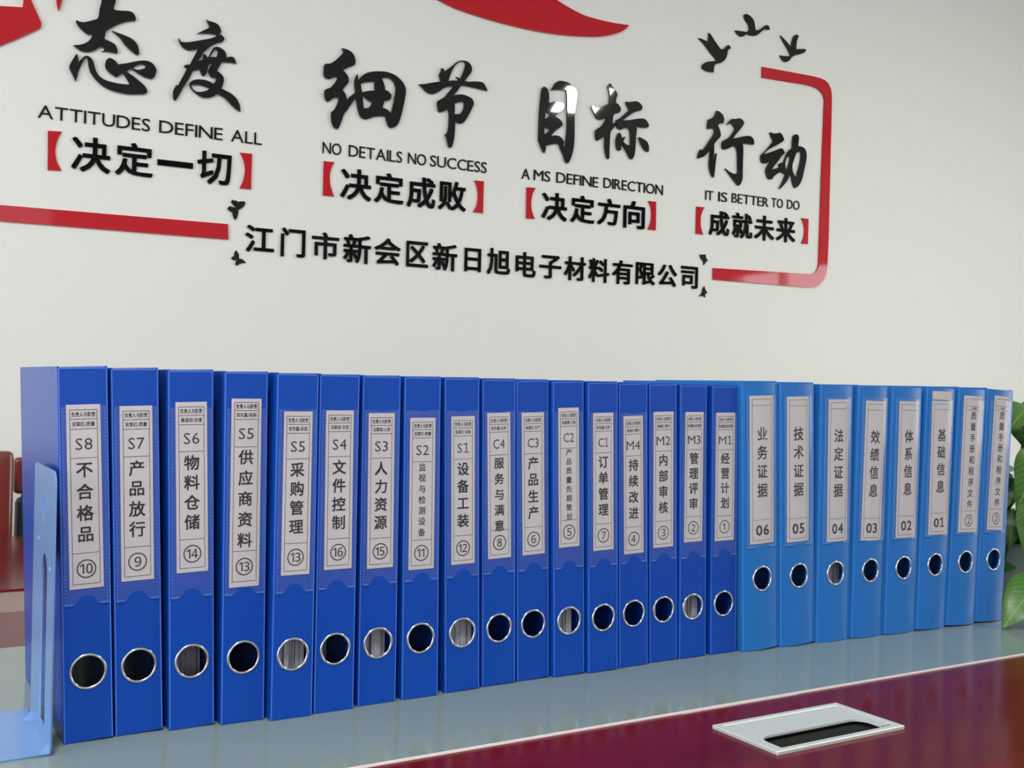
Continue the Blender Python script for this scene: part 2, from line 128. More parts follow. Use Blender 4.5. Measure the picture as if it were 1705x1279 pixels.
M['leaf'] = leaf_mat('pothos_leaf', (.016,.075,.006), (.06,.17,.015), (.14,.26,.06))
M['leaf_pale'] = leaf_mat('variegated_leaf', (.16,.26,.10), (.50,.54,.42), (.5,.55,.4))
M['pocket'] = pocket_mat()
M['weld'] = mat('plastic_weld', (.06,.18,.50), .35)
# ------------------------------------------------------------------ helpers
def link(name, me, m=None, parent=None):
    o = bpy.data.objects.new(name, me); COL.objects.link(o)
    if m is not None: me.materials.append(M[m])
    if parent is not None: o.parent = parent
    return o
def obj(name, bm, m, parent=None, smooth=False, bevel=0, seg=2):
    me = bpy.data.meshes.new(name); bm.normal_update(); bm.to_mesh(me); bm.free()
    if smooth:
        for p in me.polygons: p.use_smooth = True
    o = link(name, me, m, parent)
    if bevel:
        b = o.modifiers.new('bevel','BEVEL'); b.width = bevel; b.segments = seg; b.limit_method = 'ANGLE'
        for p in me.polygons: p.use_smooth = True
        try: b.harden_normals = True
        except Exception: pass
    return o
def tag(o, label=None, cat=None, group=None, kind=None):
    if label: o['label'] = label
    if cat: o['category'] = cat
    if group: o['group'] = group
    if kind: o['kind'] = kind
    return o
def thing(name, label, cat, loc=(0,0,0), rot=(0,0,0), group=None):
    o = bpy.data.objects.new(name, None); COL.objects.link(o); o.location = loc; o.rotation_euler = rot; o.empty_display_size = .02
    return tag(o, label, cat, group)
def bx(bm, x0,x1,y0,y1,z0,z1):
    r = bmesh.ops.create_cube(bm, size=1)
    for v in r['verts']:
        v.co = Vector(((x0+x1)/2+v.co.x*(x1-x0), (y0+y1)/2+v.co.y*(y1-y0), (z0+z1)/2+v.co.z*(z1-z0)))
    return r['verts']
def box(name, x0,x1,y0,y1,z0,z1, m, parent=None, bevel=0):
    bm = bmesh.new(); bx(bm,x0,x1,y0,y1,z0,z1); return obj(name, bm, m, parent, bevel=bevel)
def catmull(pts, per=3, corner=52):
    """closed outline smoothed between corners"""
    n = len(pts); out = []
    P = [Vector(p) for p in pts]
    def iscorner(i):
        a = P[i]-P[i-1]; b = P[(i+1)%n]-P[i]
        if a.length < 1e-9 or b.length < 1e-9: return True
        return math.degrees(a.angle(b)) > corner
    C = [iscorner(i) for i in range(n)]
    for i in range(n):
        p1, p2 = P[i], P[(i+1)%n]
        p0 = P[i-1] if not C[i] else p1*1.5-p2*.5 if False else p1
        p3 = P[(i+2)%n] if not C[(i+1)%n] else p2
        for k in range(per):
            t = k/per
            out.append(.5*((2*p1)+(-p0+p2)*t+(2*p0-5*p1+4*p2-p3)*t*t+(-p0+3*p1-3*p2+p3)*t**3))
    return out
def flat_mesh(loops, thick):
    """outlines (x,z pairs, holes inside) -> mesh standing in XZ, front at y=-thick, back at y=0"""
    cu = bpy.data.curves.new('outline','CURVE'); cu.dimensions = '2D'; cu.fill_mode = 'BOTH' if thick else 'FRONT'
    cu.extrude = thick/2
    for lp in loops:
        sp = cu.splines.new('POLY'); sp.points.add(len(lp)-1); sp.use_cyclic_u = True
        for q, p in zip(sp.points, lp): q.co = (p[0],p[1],0,1)
    o = bpy.data.objects.new('t', cu); me = bpy.data.meshes.new_from_object(o)
    for v in me.vertices:
        x,y,z = v.co; v.co = (x, -z-thick/2, y)
    bpy.data.objects.remove(o); bpy.data.curves.remove(cu)
    return me
def extruded(name, loops, thick, m, parent=None):
    return link(name, flat_mesh(loops, thick), m, parent)
FONT = {}
def raw_glyph(ch, res, ext):
    cu = bpy.data.curves.new('g','FONT'); cu.body = ch; cu.size = 1; cu.resolution_u = res; cu.extrude = ext
    o = bpy.data.objects.new('g', cu); me = bpy.data.meshes.new_from_object(o)
    vs = [tuple(v.co) for v in me.vertices]; fs = [tuple(p.vertices) for p in me.polygons]
    bpy.data.objects.remove(o); bpy.data.curves.remove(cu); bpy.data.meshes.remove(me)
    return vs, fs
def fatten(vs, fs, d):
    """heavier strokes: the same glyph laid over itself with small shifts"""
    if d <= 0: return vs, fs
    V, F = [], []
    sh = [(d,d),(d,-d),(-d,d),(-d,-d)] + ([(0,d),(0,-d),(d,0),(-d,0)] if d > .014 else [])
    for dx,dz in sh:
        n = len(V); V += [(v[0]+dx, v[1]+dz, *v[2:]) for v in vs]; F += [tuple(i+n for i in f) for f in fs]
    return V, F
def glyph(ch, off=0.0, res=3):
    """one character of the built-in font as flat triangles: verts (x,z), faces, ink box"""
    k = (ch, off, res)
    if k not in FONT:
        if ch == '1':          # a one with flag and foot, as on the labels
            vs = [(.08,0),(.48,0),(.48,.07),(.08,.07),(.24,.07),(.32,.07),(.32,.72),(.24,.72),(.06,.54),(.24,.63),(.24,.72),(.06,.62)]
            fs = [(0,1,2,3),(4,5,6,7),(8,9,10,11)]
        else:
            vs, fs = raw_glyph(ch, res, 0); vs = [(v[0],v[1]) for v in vs]
        vs, fs = fatten(vs, fs, off)
        xs = [v[0] for v in vs]; zs = [v[1] for v in vs]
        FONT[k] = (vs, fs, (min(xs),max(xs),min(zs),max(zs)))
    return FONT[k]
def solid_glyph(ch, w, h, thick, off, res=3):
    """character as a cut-out plate w x h, centred, standing in XZ, back at y=0"""
    vs, fs = raw_glyph(ch, res, .05); vs, fs = fatten(vs, fs, off)
    xs = [v[0] for v in vs]; ys = [v[1] for v in vs]
    x0,x1,y0,y1 = min(xs),max(xs),min(ys),max(ys)
    me = bpy.data.meshes.new('letter')
    me.from_pydata([((x-(x0+x1)/2)*w/(x1-x0), -(z+.05)*thick*10, (y-(y0+y1)/2)*h/(y1-y0)) for x,y,z in vs], [], fs)
    return me
def tube(bm, pts, rad, n=8, cap=True):
    rings = []
    pts = [Vector(p) for p in pts]
    for i, p in enumerate(pts):
        d = (pts[min(i+1,len(pts)-1)]-pts[max(i-1,0)]).normalized()
        a = d.cross(Vector((0,0,1)));  a = a.normalized() if a.length > 1e-4 else Vector((1,0,0))
        b = d.cross(a); r = rad[i] if isinstance(rad,(list,tuple)) else rad
        rings.append([bm.verts.new(p+r*(math.cos(t)*a+math.sin(t)*b)) for t in [2*PI*k/n for k in range(n)]])
    for A,B in zip(rings,rings[1:]):
        for k in range(n): bm.faces.new((A[k],A[(k+1)%n],B[(k+1)%n],B[k]))
    if cap: bm.faces.new(rings[0][::-1]); bm.faces.new(rings[-1])
def torus(bm, cx, cz, R, r, y=0, n=48, k=10):
    rg = []
    for i in range(n):
        a = 2*PI*i/n; rg.append([bm.verts.new((cx+(R+r*math.cos(b))*math.cos(a), y-r*.8*math.sin(b), cz+(R+r*math.cos(b))*math.sin(a))) for b in [2*PI*j/k for j in range(k)]])
    for i in range(n):
        for j in range(k):
            bm.faces.new((rg[i][j], rg[(i+1)%n][j], rg[(i+1)%n][(j+1)%k], rg[i][(j+1)%k]))
# ------------------------------------------------------------------ the room
FZ, CZ = -.75, 2.1
WY, WS = 1.9, -.056                                # front face of the sign wall: y = WY + WS * x
WANG = math.atan(WS)
def wall_y(x): return WY + WS*x
bm = bmesh.new()
vs = [bm.verts.new(p) for p in [(-2.4,wall_y(-2.4),FZ),(5.3,wall_y(5.3),FZ),(5.3,wall_y(5.3),CZ),(-2.4,wall_y(-2.4),CZ),
                                (-2.4,2.25,FZ),(5.3,2.25,FZ),(5.3,2.25,CZ),(-2.4,2.25,CZ)]]
for q in [(0,1,2,3),(5,4,7,6),(1,5,6,2),(4,0,3,7),(3,2,6,7),(4,5,1,0)]: bm.faces.new([vs[i] for i in q])
tag(obj('wall_front', bm, 'wall'), kind='structure')
tag(box('floor', -2.4,5.3,-3.4,2.25, FZ-.1,FZ, 'floor'), kind='structure')
tag(box('ceiling', -2.4,5.3,-3.4,2.25, CZ,CZ+.1, 'ceiling'), kind='structure')
def holed_wall(name, rects, plane):
    """boxes around window openings; rects = list of boxes"""
    bm = bmesh.new()
    for r in rects: bx(bm,*r)
    return tag(obj(name, bm, 'side_wall'), kind='structure')
# right wall x=5.2 with window y -2.0..-.3, z 0..1.22
holed_wall('wall_right', [(5.2,5.3,-3.4,-2.0,FZ,CZ),(5.2,5.3,-.3,1.62,FZ,CZ),(5.2,5.3,-2.0,-.3,FZ,.02),(5.2,5.3,-2.0,-.3,1.22,CZ)], 0)
holed_wall('wall_left', [(-2.4,-2.3,-3.4,-1.8,FZ,CZ),(-2.4,-2.3,.6,2.0,FZ,CZ),(-2.4,-2.3,-1.8,.6,FZ,.05),(-2.4,-2.3,-1.8,.6,1.55,CZ)], 0)
holed_wall('wall_back', [(-2.3,-2.0,-3.4,-3.3,FZ,CZ),(.6,5.2,-3.4,-3.3,FZ,CZ),(-2.0,.6,-3.4,-3.3,FZ,.05),(-2.0,.6,-3.4,-3.3,1.55,CZ)], 0)  # opening added for the back fill light
def window(n, axis, pos, a0,a1,z0,z1, mull):
    w = thing('window_%d'%n, 'white framed window in the side of the room', 'window'); del w['category']; w['kind'] = 'structure'
    bm = bmesh.new(); t = .04
    def add(a,b,c,d):
        if axis == 'x': bx(bm,pos,pos+.05,a,b,c,d)
        else: bx(bm,a,b,pos,pos+.05,c,d)
    add(a0,a1,z0,z0+t); add(a0,a1,z1-t,z1); add(a0,a0+t,z0+t,z1-t); add(a1-t,a1,z0+t,z1-t)
    for k in range(1,mull):
        a = a0+(a1-a0)*k/mull; add(a-t/2,a+t/2,z0+t,z1-t)
    obj('window_frame', bm, 'frame', w)
window(1,'x',5.22,-2.0,-.3,.02,1.22,3); window(2,'x',-2.37,-1.8,.6,.05,1.55,3); window(3,'y',-3.37,-2.0,.6,.05,1.55,3)  # the back window is unseen, added to carry the fill light
# ceiling panels; the second is unseen, added clear of the letters' reflections
for i,(x,y,lb) in enumerate([(3.47,-1.18,'slim ceiling panel mirrored in the tall black character'),(-.3,-1.16,'slim ceiling panel above the metal bookend end of the table')]):
    t = thing('ceiling_light', lb, 'ceiling light', (x,y,CZ), (0,0,.30 if i == 0 else 0), 'slim ceiling panels')
    bm = bmesh.new()
    for a in ((-.155,.155,-.315,-.295),(-.155,.155,.295,.315),(-.155,-.14,-.295,.295),(.14,.155,-.295,.295)): bx(bm,*a,-.02,0)
    obj('lamp_frame', bm, 'lampframe', t)
    box('diffuser', -.14,.14,-.295,.295,-.012,-.002,'lamp', t)
# ------------------------------------------------------------------ lettering on the wall
ROTW = (0,0,WANG)
UW = Vector((math.cos(WANG), math.sin(WANG), 0))
def wpt(u, z, out=0): 
    p = Vector((0,WY,0))+UW*u; n = Vector((math.sin(WANG),-math.cos(WANG),0))
    return (p.x+n.x*out, p.y+n.y*out, z)
def decal(name, key, thick, m, label, cat, group=None, per=3, corner=52):
    loops = []
    for fl in GLY[key]:
        pts = [(fl[i]/1000, fl[i+1]/1000) for i in range(0,len(fl),2)]
        loops.append(pts)
    us = [p[0] for lp in loops for p in lp]; zs = [p[1] for lp in loops for p in lp]
    u0, z0 = (min(us)+max(us))/2, (min(zs)+max(zs))/2
    sm = [catmull([(p[0]-u0,p[1]-z0) for p in lp], per, corner) if per > 1 else [(p[0]-u0,p[1]-z0) for p in lp] for lp in loops]
    o = extruded(name, sm, thick, m)
    o.location = wpt(u0, z0, .0002); o.rotation_euler = ROTW
    return tag(o, label, cat, group) if cat else o
for key, lb in [('attitude','black brush-style character for attitude, first word at the wall top'),
                ('degree','black brush-style character with a hooked loop, above DEFINE ALL'),
                ('detail','black brush-style character with a boxed field shape, above NO DETAILS'),
                ('joint','black brush-style character with long dagger tail, above NO SUCCESS'),
                ('eye','tall black brush-style character mirroring the lamp, above AIMS'),
                ('mark','black brush-style character of two halves, above DIRECTION'),
                ('walk','black brush-style character with hooked tail, above IT IS'),
                ('move','black brush-style character beside the red frame, above TO DO')]:
    decal('calligraphy_character', key, .008, 'black', lb, 'wall lettering', 'large brush-style slogan characters')
for key, lb in [('bird1','black swallow-shaped wall cut-out with raised wings, lowest of three birds'),
                ('bird2','black long-necked bird wall cut-out, topmost of the three birds'),
                ('bird3','small black bird wall cut-out above the corner of the red frame')]:
    decal('bird_decal', key, .006, 'black', lb, 'wall decoration', 'black birds on the wall')
for key, lb in [('fly1','larger black butterfly cut-out above the end of the red bar'),
                ('fly2','black butterfly cut-out under the end of the red bar'),
                ('fly3','tiny black butterfly above the end of the company name'),
                ('fly4','tiny black butterfly below the end of the company name')]:
    decal('butterfly_decal', key, .004, 'black', lb, 'wall decoration', 'black butterflies on the wall')
decal('red_swoosh', 'swoosh', .008, 'red', 'large glossy red curved blade shape at the wall top', 'wall decoration')
decal('red_emblem', 'emblem', .008, 'red', 'angular red acrylic shape in the upper corner beside attitude', 'wall decoration', corner=25)
decal('red_tip', 'tip', .008, 'red', 'small pointed red tip hanging between the first two brush characters', 'wall decoration')
decal('red_bar', 'bar', .006, 'red', 'straight glossy red bar leading to the company name', 'wall decoration', per=1)
decal('red_frame_bracket', 'frame', .006, 'red', 'glossy red rounded bracket frame closing the sign after the last slogan', 'wall decoration', per=1)
slog = [('l1','b1l','b1r','red-bracketed black slogan of four characters under ATTITUDES DEFINE ALL'),
        ('l2','b2l','b2r','red-bracketed black slogan of four characters under NO DETAILS NO SUCCESS'),
        ('l3','b3l','b3r','red-bracketed black slogan of four characters under AIMS DEFINE DIRECTION'),
        ('l4','b4l','b4r','red-bracketed black slogan of four characters under IT IS BETTER TO DO')]
def letters(root, rows, thick, off, u0, z0):
    for ch,u,z,w,h in rows:
        o = link('letter', solid_glyph(ch, w, h, thick, off), 'black', root); o.location = (u-u0, 0, z-z0)
for key,bl,br,lb in slog:
    rows = TXT[key]; u0 = sum(r[1] for r in rows)/4; z0 = sum(r[2] for r in rows)/4
    t = thing('slogan_lettering', lb, 'wall lettering', wpt(u0,z0,.0002), ROTW, 'bracketed slogans')
    letters(t, rows, .005, .019, u0, z0)
    for b in (bl,br):
        fl = GLY[b][0]; pts = [(fl[i]/1000-u0, fl[i+1]/1000-z0) for i in range(0,len(fl),2)]
        tag(extruded('bracket', [catmull(pts,3,40)], .005, 'red', t), 'red acrylic bracket')
rows = TXT['c1']+TXT['c2']; u0 = sum(r[1] for r in rows)/17; z0 = sum(r[2] for r in rows)/17
t = thing('company_lettering', 'long black line of seventeen characters naming the company under the slogans', 'wall lettering', wpt(u0,z0,.0002), ROTW)
letters(t, rows, .005, .018, u0, z0)
for key, lb in [('w1','thin black English line ATTITUDES DEFINE ALL'),('w2','thin black English line NO DETAILS NO SUCCESS'),
                ('w3','thin black English line AIMS DEFINE DIRECTION with its letter I fallen off'),('w4','thin black English line IT IS BETTER TO DO')]:
    ws = TXT[key]; u0 = (ws[0][1]+ws[-1][2])/2; z0 = ws[0][3]
    t = thing('english_lettering', lb, 'wall lettering', wpt(u0,z0,.0002), ROTW, 'thin English slogans')
    for w,a,b,z,h in ws:
        em = .0332/.727 if True else h/.727
        G = [glyph(c) for c in w]
        wid = [g[2][1]-g[2][0] for g in G]; gap = .075
        tot = sum(wid)+gap*(len(w)-1); sx = (b-a)/tot; x = a
        for c,g,wd_ in zip(w,G,wid):
            hh = g[2][3]-g[2][2]; zc = (g[2][3]+g[2][2])/2
            o = link('letter', solid_glyph(c, wd_*sx, hh*em, .003, 0), 'black', t); o.location = (x+wd_*sx/2-u0, 0, z+zc*em-z0)
            x += (wd_+gap)*sx
# ------------------------------------------------------------------ conference table
TZ = -.0018                                           # top of the wood; the glass strip stands a hair proud at 0
X0, X1 = -1.6, 2.75
t = thing('conference_table', 'long red lacquered conference table with grey glass centre strip', 'table', (.55,.3,FZ))
def tb(name,x0,x1,y0,y1,z0,z1,m,bev=0):
    o = box(name, x0-.55,x1-.55,y0-.3,y1-.3,z0-FZ,z1-FZ,m,t,bev); return o
# near wooden panel, with the opening for the cable box left free
CX0,CX1,CY0,CY1 = .696,.861,-.2915,-.2065
bm = bmesh.new()
for r in [(X0,CX0+.004,-.78,-.1585),(CX1-.004,X1,-.78,-.1585),(CX0+.004,CX1-.004,-.78,CY0+.004),(CX0+.004,CX1-.004,CY1-.004,-.160)]:
    bx(bm, r[0]-.55,r[1]-.55,r[2]-.3,r[3]-.3,TZ-.04-FZ,TZ-FZ)
bmesh.ops.remove_doubles(bm, verts=bm.verts, dist=1e-5)
tag(obj('front_panel', bm, 'wood', t), None)
tb('glass_strip', X0,X1,-.157,.385,-.012,0,'glass')
tb('glass_edge', X0,X1,-.1583,-.157,-.012,.0002,'glassedge')
tb('rear_panel', X0,X1,.387,.602,TZ-.04,TZ,'wood',.003)
tb('centre_trim', X0,X1,.603,.762,-.03,TZ-.003,'trim')
tb('far_panel', X0,X1,.763,1.339,TZ-.04,TZ,'wood',.004)
tb('centre_deck', X0+.02,X1-.02,-.7,1.25,-.07,-.0445,'chairwood')
for x in (-1.2,.2,1.6,2.4):
    for y in (-.45,1.0): tb('pedestal', x-.2,x+.2,y-.04,y+.04,FZ,-.071,'chairwood',.005)
# cable box
t = thing('cable_port', 'rectangular aluminium cable port set in the red tabletop', 'cable box', ((CX0+CX1)/2,(CY0+CY1)/2,TZ))
hw, hd = (CX1-CX0)/2, (CY1-CY0)/2
def ringbox(name, x0,x1,y0,y1, w, z0,z1, m, bev):
    bm = bmesh.new()
    o = [(x0,y0),(x1,y0),(x1,y1),(x0,y1)]; i = [(x0+w,y0+w),(x1-w,y0+w),(x1-w,y1-w),(x0+w,y1-w)]
    V = {}
    for tagk, pts in (('o',o),('i',i)):
        for k,p in enumerate(pts):
            for zz,z in ((0,z0),(1,z1)): V[tagk,k,zz] = bm.verts.new((p[0],p[1],z))
    for k in range(4):
        n = (k+1)%4
        bm.faces.new((V['o',k,0],V['o',n,0],V['o',n,1],V['o',k,1])); bm.faces.new((V['i',n,0],V['i',k,0],V['i',k,1],V['i',n,1]))
        bm.faces.new((V['o',k,1],V['o',n,1],V['i',n,1],V['i',k,1])); bm.faces.new((V['o',n,0],V['o',k,0],V['i',k,0],V['i',n,0]))
    return obj(name, bm, m, t, bevel=bev)
ringbox('outer_rim', -hw,hw,-hd,hd,.0072,-.002,.0034,'alu',.0012)
# flap with a round-cornered cut-out along its near side
def slot_outline(x0,x1,y0,y1,r):
    pts = [(x0,y0)]
    for a in range(0,91,15): pts.append((x0+r-r*math.cos(math.radians(a)), y1-r+r*math.sin(math.radians(a))))
    for a in range(0,91,15): pts.append((x1-r+r*math.sin(math.radians(a)), y1-r+r*math.cos(math.radians(a))))
    pts.append((x1,y0)); return pts
ix0,ix1,iy0,iy1 = -hw+.0075,hw-.0075,-hd+.0068,hd-.0075
cut = slot_outline(-hw+.0125,hw-.0185,iy0,iy0+.032,.014)
outl = [(ix0,iy0),*cut,(ix1,iy0),(ix1,iy1),(ix0,iy1)]
me = flat_mesh([outl], .0022)
for v in me.vertices: v.co = (v.co.x, v.co.z, v.co.y+.0026)
o = link('flap', me, 'alu', t)
bm = bmesh.new(); bx(bm,-hw+.012,hw-.009,-hd+.0066,-hd+.045,-.032,-.030)
bx(bm,-hw+.012,hw-.009,-hd+.0066,-hd+.008,-.03,.001); bx(bm,-hw+.012,hw-.009,-hd+.044,-hd+.045,-.03,.0015)
bx(bm,-hw+.012,-hw+.013,-hd+.008,-hd+.044,-.03,.0015); bx(bm,hw-.010,hw-.009,-hd+.008,-hd+.044,-.03,.0015)
obj('cable_tray', bm, 'brush', t)
bm = bmesh.new()
for k in range(70):
    x = -hw+.015+(2*hw-.027)*k/69; tube(bm, [(x,-hd+.0435,-.004),(x+.0005,-hd+.024,-.0055-.002*(k%3)/3),(x,-hd+.011,-.008)], .0010, 4)
tag(obj('brush_strip', bm, 'brush', t), kind='stuff')
box('hinge_line', hw-.022,hw-.009,-hd+.0092,-hd+.0099,.0026,.0029,'brush',t)
# ------------------------------------------------------------------ binders
DD = .236
def spine_mesh(w, h, bow, hx, hz, r, y0=0.0, x_in=None):
    """front panel with a round finger hole, bowed forward by bow in the middle"""
    bm = bmesh.new(); N = 48; hb = .026
    def Y(x): return y0 - bow*max(0,1-(2*x/w)**2)
    def V(x,z): return bm.verts.new((x,Y(x),z))
    xs = [-w/2+w*i/12 for i in range(13)]
    def strip(za,zb,n):
        rows = [[V(x,za+(zb-za)*j/n) for x in xs] for j in range(n+1)]
        for j in range(n):
            for i in range(12): bm.faces.new((rows[j][i],rows[j][i+1],rows[j+1][i+1],rows[j+1][i]))
    strip(0,hz-hb,2); strip(hz+hb,h,4)
    rings = []
    for k in range(7):
        t = k/6; ring = []
        for i in range(N):
            a = 2*PI*(i+.5)/N; c,s = math.cos(a),math.sin(a)
            sx = ((w/2-hx) if c>0 else (w/2+hx))/max(1e-6,abs(c)); sz = hb/max(1e-6,abs(s)); q = min(sx,sz)
            d = r+(q-r)*t; ring.append(V(hx+c*d, hz+s*d))
        rings.append(ring)
    for A,B in zip(rings,rings[1:]):
        for i in range(N): bm.faces.new((A[i],B[i],B[(i+1)%N],A[(i+1)%N]))
    # corner fillers of the band
    cs = [Vector((sx*w/2, 0, hz+sz*hb)) for sx,sz in ((1,1),(-1,1),(-1,-1),(1,-1))]
    outer = rings[-1]
    for c in cs:
        near = sorted(range(N), key=lambda i: (outer[i].co.x-c.x)**2+(outer[i].co.z-c.z)**2)[:2]
        v = bm.verts.new((c.x, Y(c.x), c.z)); i,j = sorted(near)
        if j-i > 1: i,j = j,i
        try: bm.faces.new((outer[i],v,outer[j]))
        except Exception: pass
    bmesh.ops.remove_doubles(bm, verts=bm.verts, dist=2e-5)
    bmesh.ops.recalc_face_normals(bm, faces=bm.faces)
    for fce in bm.faces:
        if fce.normal.y > 0: fce.normal_flip()
    return bm
def put_text(bm, ch, cx, cz, em=None, w=None, h=None, off=0.0, res=2, Y=lambda x:0, y=-.0001, sx=1.0):
    vs, fs, (a,b,c,d) = glyph(ch, off, res)
    s = em if em else (w/(b-a) if w else h/(d-c)); s2 = h/(d-c) if (h and w) else s
    V = []
    for (x,z) in vs:
        X = cx+(x-(a+b)/2)*s*sx; V.append(bm.verts.new((X, Y(X)+y, cz+(z-(c+d)/2)*s2)))
    for q in fs:
        try: bm.faces.new([V[i] for i in q])
        except Exception: pass
def put_string(bm, s, cx, cz, width, h, off=0, Y=lambda x:0, gap=.06, y=-.0001):
    G = [glyph(c, off, 2) for c in s]; wid = [g[2][1]-g[2][0] for g in G]
    tot = sum(wid)+gap*(len(s)-1); k = width/tot; x = cx-width/2
    top = max(g[2][3] for g in G); bot = min(g[2][2] for g in G); kz = h/(top-bot)
    for g,wd_ in zip(G,wid):
        V = []
        for (a,b) in g[0]:
            X = x+(a-g[2][0])*k; V.append(bm.verts.new((X, Y(X)+y, cz+(b-(top+bot)/2)*kz)))
        for q in g[1]:
            try: bm.faces.new([V[i] for i in q])
            except Exception: pass
        x += (wd_+gap)*k
def rect(bm, x0,x1,z0,z1, Y, y, n=1):
    xs = [x0+(x1-x0)*i/n for i in range(n+1)]
    A = [bm.verts.new((x,Y(x)+y,z0)) for x in xs]; B = [bm.verts.new((x,Y(x)+y,z1)) for x in xs]
    for i in range(n): bm.faces.new((A[i],A[i+1],B[i+1],B[i]))
INFO = [  # code, small line, title, number, pages
 ('S8','安翠红/质量','不合格品','⑩',0),('S7','安翠红/质量','产品放行','⑨',0),('S6','黄淑琼/仓储','物料仓储','⑭',2),('S5','安东嘉/采购','供应商资料','⑬',0),
 ('S5','安东嘉/采购','采购管理','⑬',3),('S4','冯翠丽/文控','文件控制','⑯',1),('S3','冯翠丽/人资','人力资源','⑮',3),('S2','安翠红/质量','监视与检测设备','⑪',1),
 ('S1','张雄红/设备','设备工装','⑫',3),('C4','安东嘉/业务','服务与满意','⑧',1),('C3','张雄红/生产','产品生产','⑥',0),('C2','张建勇/工程','产品质量先期策划','⑤',3),
 ('C1','安东嘉/业务','订单管理','⑦',0),('M4','张雄红/管代','持续改进','④',0),('M2','张雄红/管代','内部审核','③',4),('M3','张雄勇/总经理','管理评审','②',3),
 ('M1','张雄勇/总经理','经营计划','①',0),
 ('06','','业务证据','',0),('05','','技术证据','',4),('04','','法定证据','',3),('03','','效绩信息','',0),('02','','体系信息','',0),('01','','基础信息','',4),
 ('','人事部','质量手册和程序文件','②',0),('','人事部','质量手册和程序文件','②',0)]
LAB = ['S8 and circled ten, beside the metal bookend','S7 and circled nine','S6 and circled fourteen','S5, paper raised above its pocket',
 'S5, paper flush in its pocket','S4 and circled sixteen','S3 and circled fifteen','S2 above seven small characters','S1 and circled twelve',
 'C4 and circled eight','C3 and circled six','C2 above eight small characters','C1 and circled seven','M4 and circled four','M2 and circled three','M3 and circled two','M1 and circled one',
 'number 06 (business evidence)','number 05 (technical evidence)','number 04 (legal evidence)','number 03 (performance information)','number 02 (system information)','number 01 and a blank slip above',
 'circled two, second last in row','circled two, beside the plant']
rnd = random.Random(4)
cache = {}
for k,(bd,info) in enumerate(zip(BIND,INFO)):
    xb,yy,_,lean,cx,pw,zt,zb,tilt,hx,hz = bd
    dark = k < 17
    w,h,bow = (.0405,.3195,0.0) if dark else (.0588,.3250,.0036)
    r = .0140 if dark else .0141
    m = 'dark' if dark else 'light'
    if dark: hx = 0.0003; hz = .0593
    else: hx = .0003; hz = .0862; cx = cx-.0035 if abs(cx) > .002 else cx
    t = thing('ring_binder', ('dark blue' if dark else 'lighter blue')+' ring binder, spine label '+LAB[k], 'binder',
              (xb, yy, abs(math.sin(lean))*w/2+.0002), (0,lean,0), 'dark blue binders in the row' if dark else 'lighter blue binders in the row')
    def Y(x, w=w, bow=bow): return -bow*max(0,1-(2*x/w)**2)
    key = (dark,'sp')
    if key not in cache:
        cache[key] = obj('spine', spine_mesh(w-.0012,h-.0006,bow,hx,hz,r), m, t, smooth=not dark)
        sp = cache[key]
    else:
        sp = cache[key].copy(); COL.objects.link(sp); sp.parent = t
        if cache[key].modifiers and not sp.modifiers: pass
    if not sp.modifiers:
        s = sp.modifiers.new('thickness','SOLIDIFY'); s.thickness = .0022; s.offset = -1
        e = sp.modifiers.new('split','EDGE_SPLIT'); e.split_angle = math.radians(35)
    for sx in (-1,1):
        key = (dark,'cover',sx)
        if key not in cache: cache[key] = box('cover', sx*w/2-(.002 if sx>0 else 0), sx*w/2+(0 if sx>0 else .002), .0004,DD,0,h+.0008, m, t, .0007)
        else:
            o = cache[key].copy(); COL.objects.link(o); o.parent = t
    # ring
    if (dark,'ring') not in cache:
        bm = bmesh.new(); torus(bm,0,0,r+.0003,.0012); 
        if bow:
            for v in bm.verts: v.co.y += Y(v.co.x+hx)
        cache[dark,'ring'] = obj('finger_ring', bm, 'steel', t, smooth=True); o = cache[dark,'ring']
    else:
        o = cache[dark,'ring'].copy(); COL.objects.link(o); o.parent = t
    o.location = (hx,0,hz)
    # pages inside
    n = info[4]
    if n:
        x0 = -w/2+.004; x1 = w/2-.004
        if n == 4: x1 = hx-.001
        seg = [x0]
        while seg[-1] < x1-.002: seg.append(seg[-1]+rnd.uniform(.0018,.0055))
        for a,b in zip(seg,seg[1:]):
            b = min(b,x1+.001); y = rnd.uniform(.010,.017)+(0 if n>=3 else .022 if n==2 else .05)
            box('page_stack', a,b-.0003,y,y+.205,.004,.302,'sheet',t)
    elif k == 24:
        box('inner_flap', -w/2+.004,w/2-.004,.014,.016,.004,.302,'light',t)  # added plate standing in for light scattered in the blue plastic
    else:
        box('page_stack', -w/2+.004,w/2-.012,.095,.225,.004,.302,'sheet',t)
    # label paper
    H = zt-zb; zc = (zt+zb)/2
    lab = bpy.data.objects.new('label', bpy.data.meshes.new('label')); COL.objects.link(lab); lab.parent = t
    Yl = lambda x, cx=cx, Y=Y: Y(x+cx)
    bm = bmesh.new(); rect(bm,-pw/2,pw/2,-H/2,H/2,Yl,0,1 if dark else 8)
    if False:                                     # lower corner of this paper lifts away
        for v in bm.verts:
            if v.co.z < 0 and v.co.x > 0: v.co.y -= .003
    if k == 22: rect(bm,-pw/2,pw/2,H/2+.0015,H/2+.013,Yl,0,8)
    bm.to_mesh(lab.data); bm.free(); lab.data.materials.append(M['paper'])
    lab.location = (cx, -.0005, zc); lab.rotation_euler = (0, max(-.02,min(.02,tilt)), 0)
    bm = bmesh.new(); lw = .00045
    def hl(fr, t_=lw): z = H/2-fr*H; rect(bm,fx0,fx1,z-t_/2,z+t_/2,Yl,-.00012,1 if dark else 6)
    fx0, fx1 = -.40*pw, .40*pw
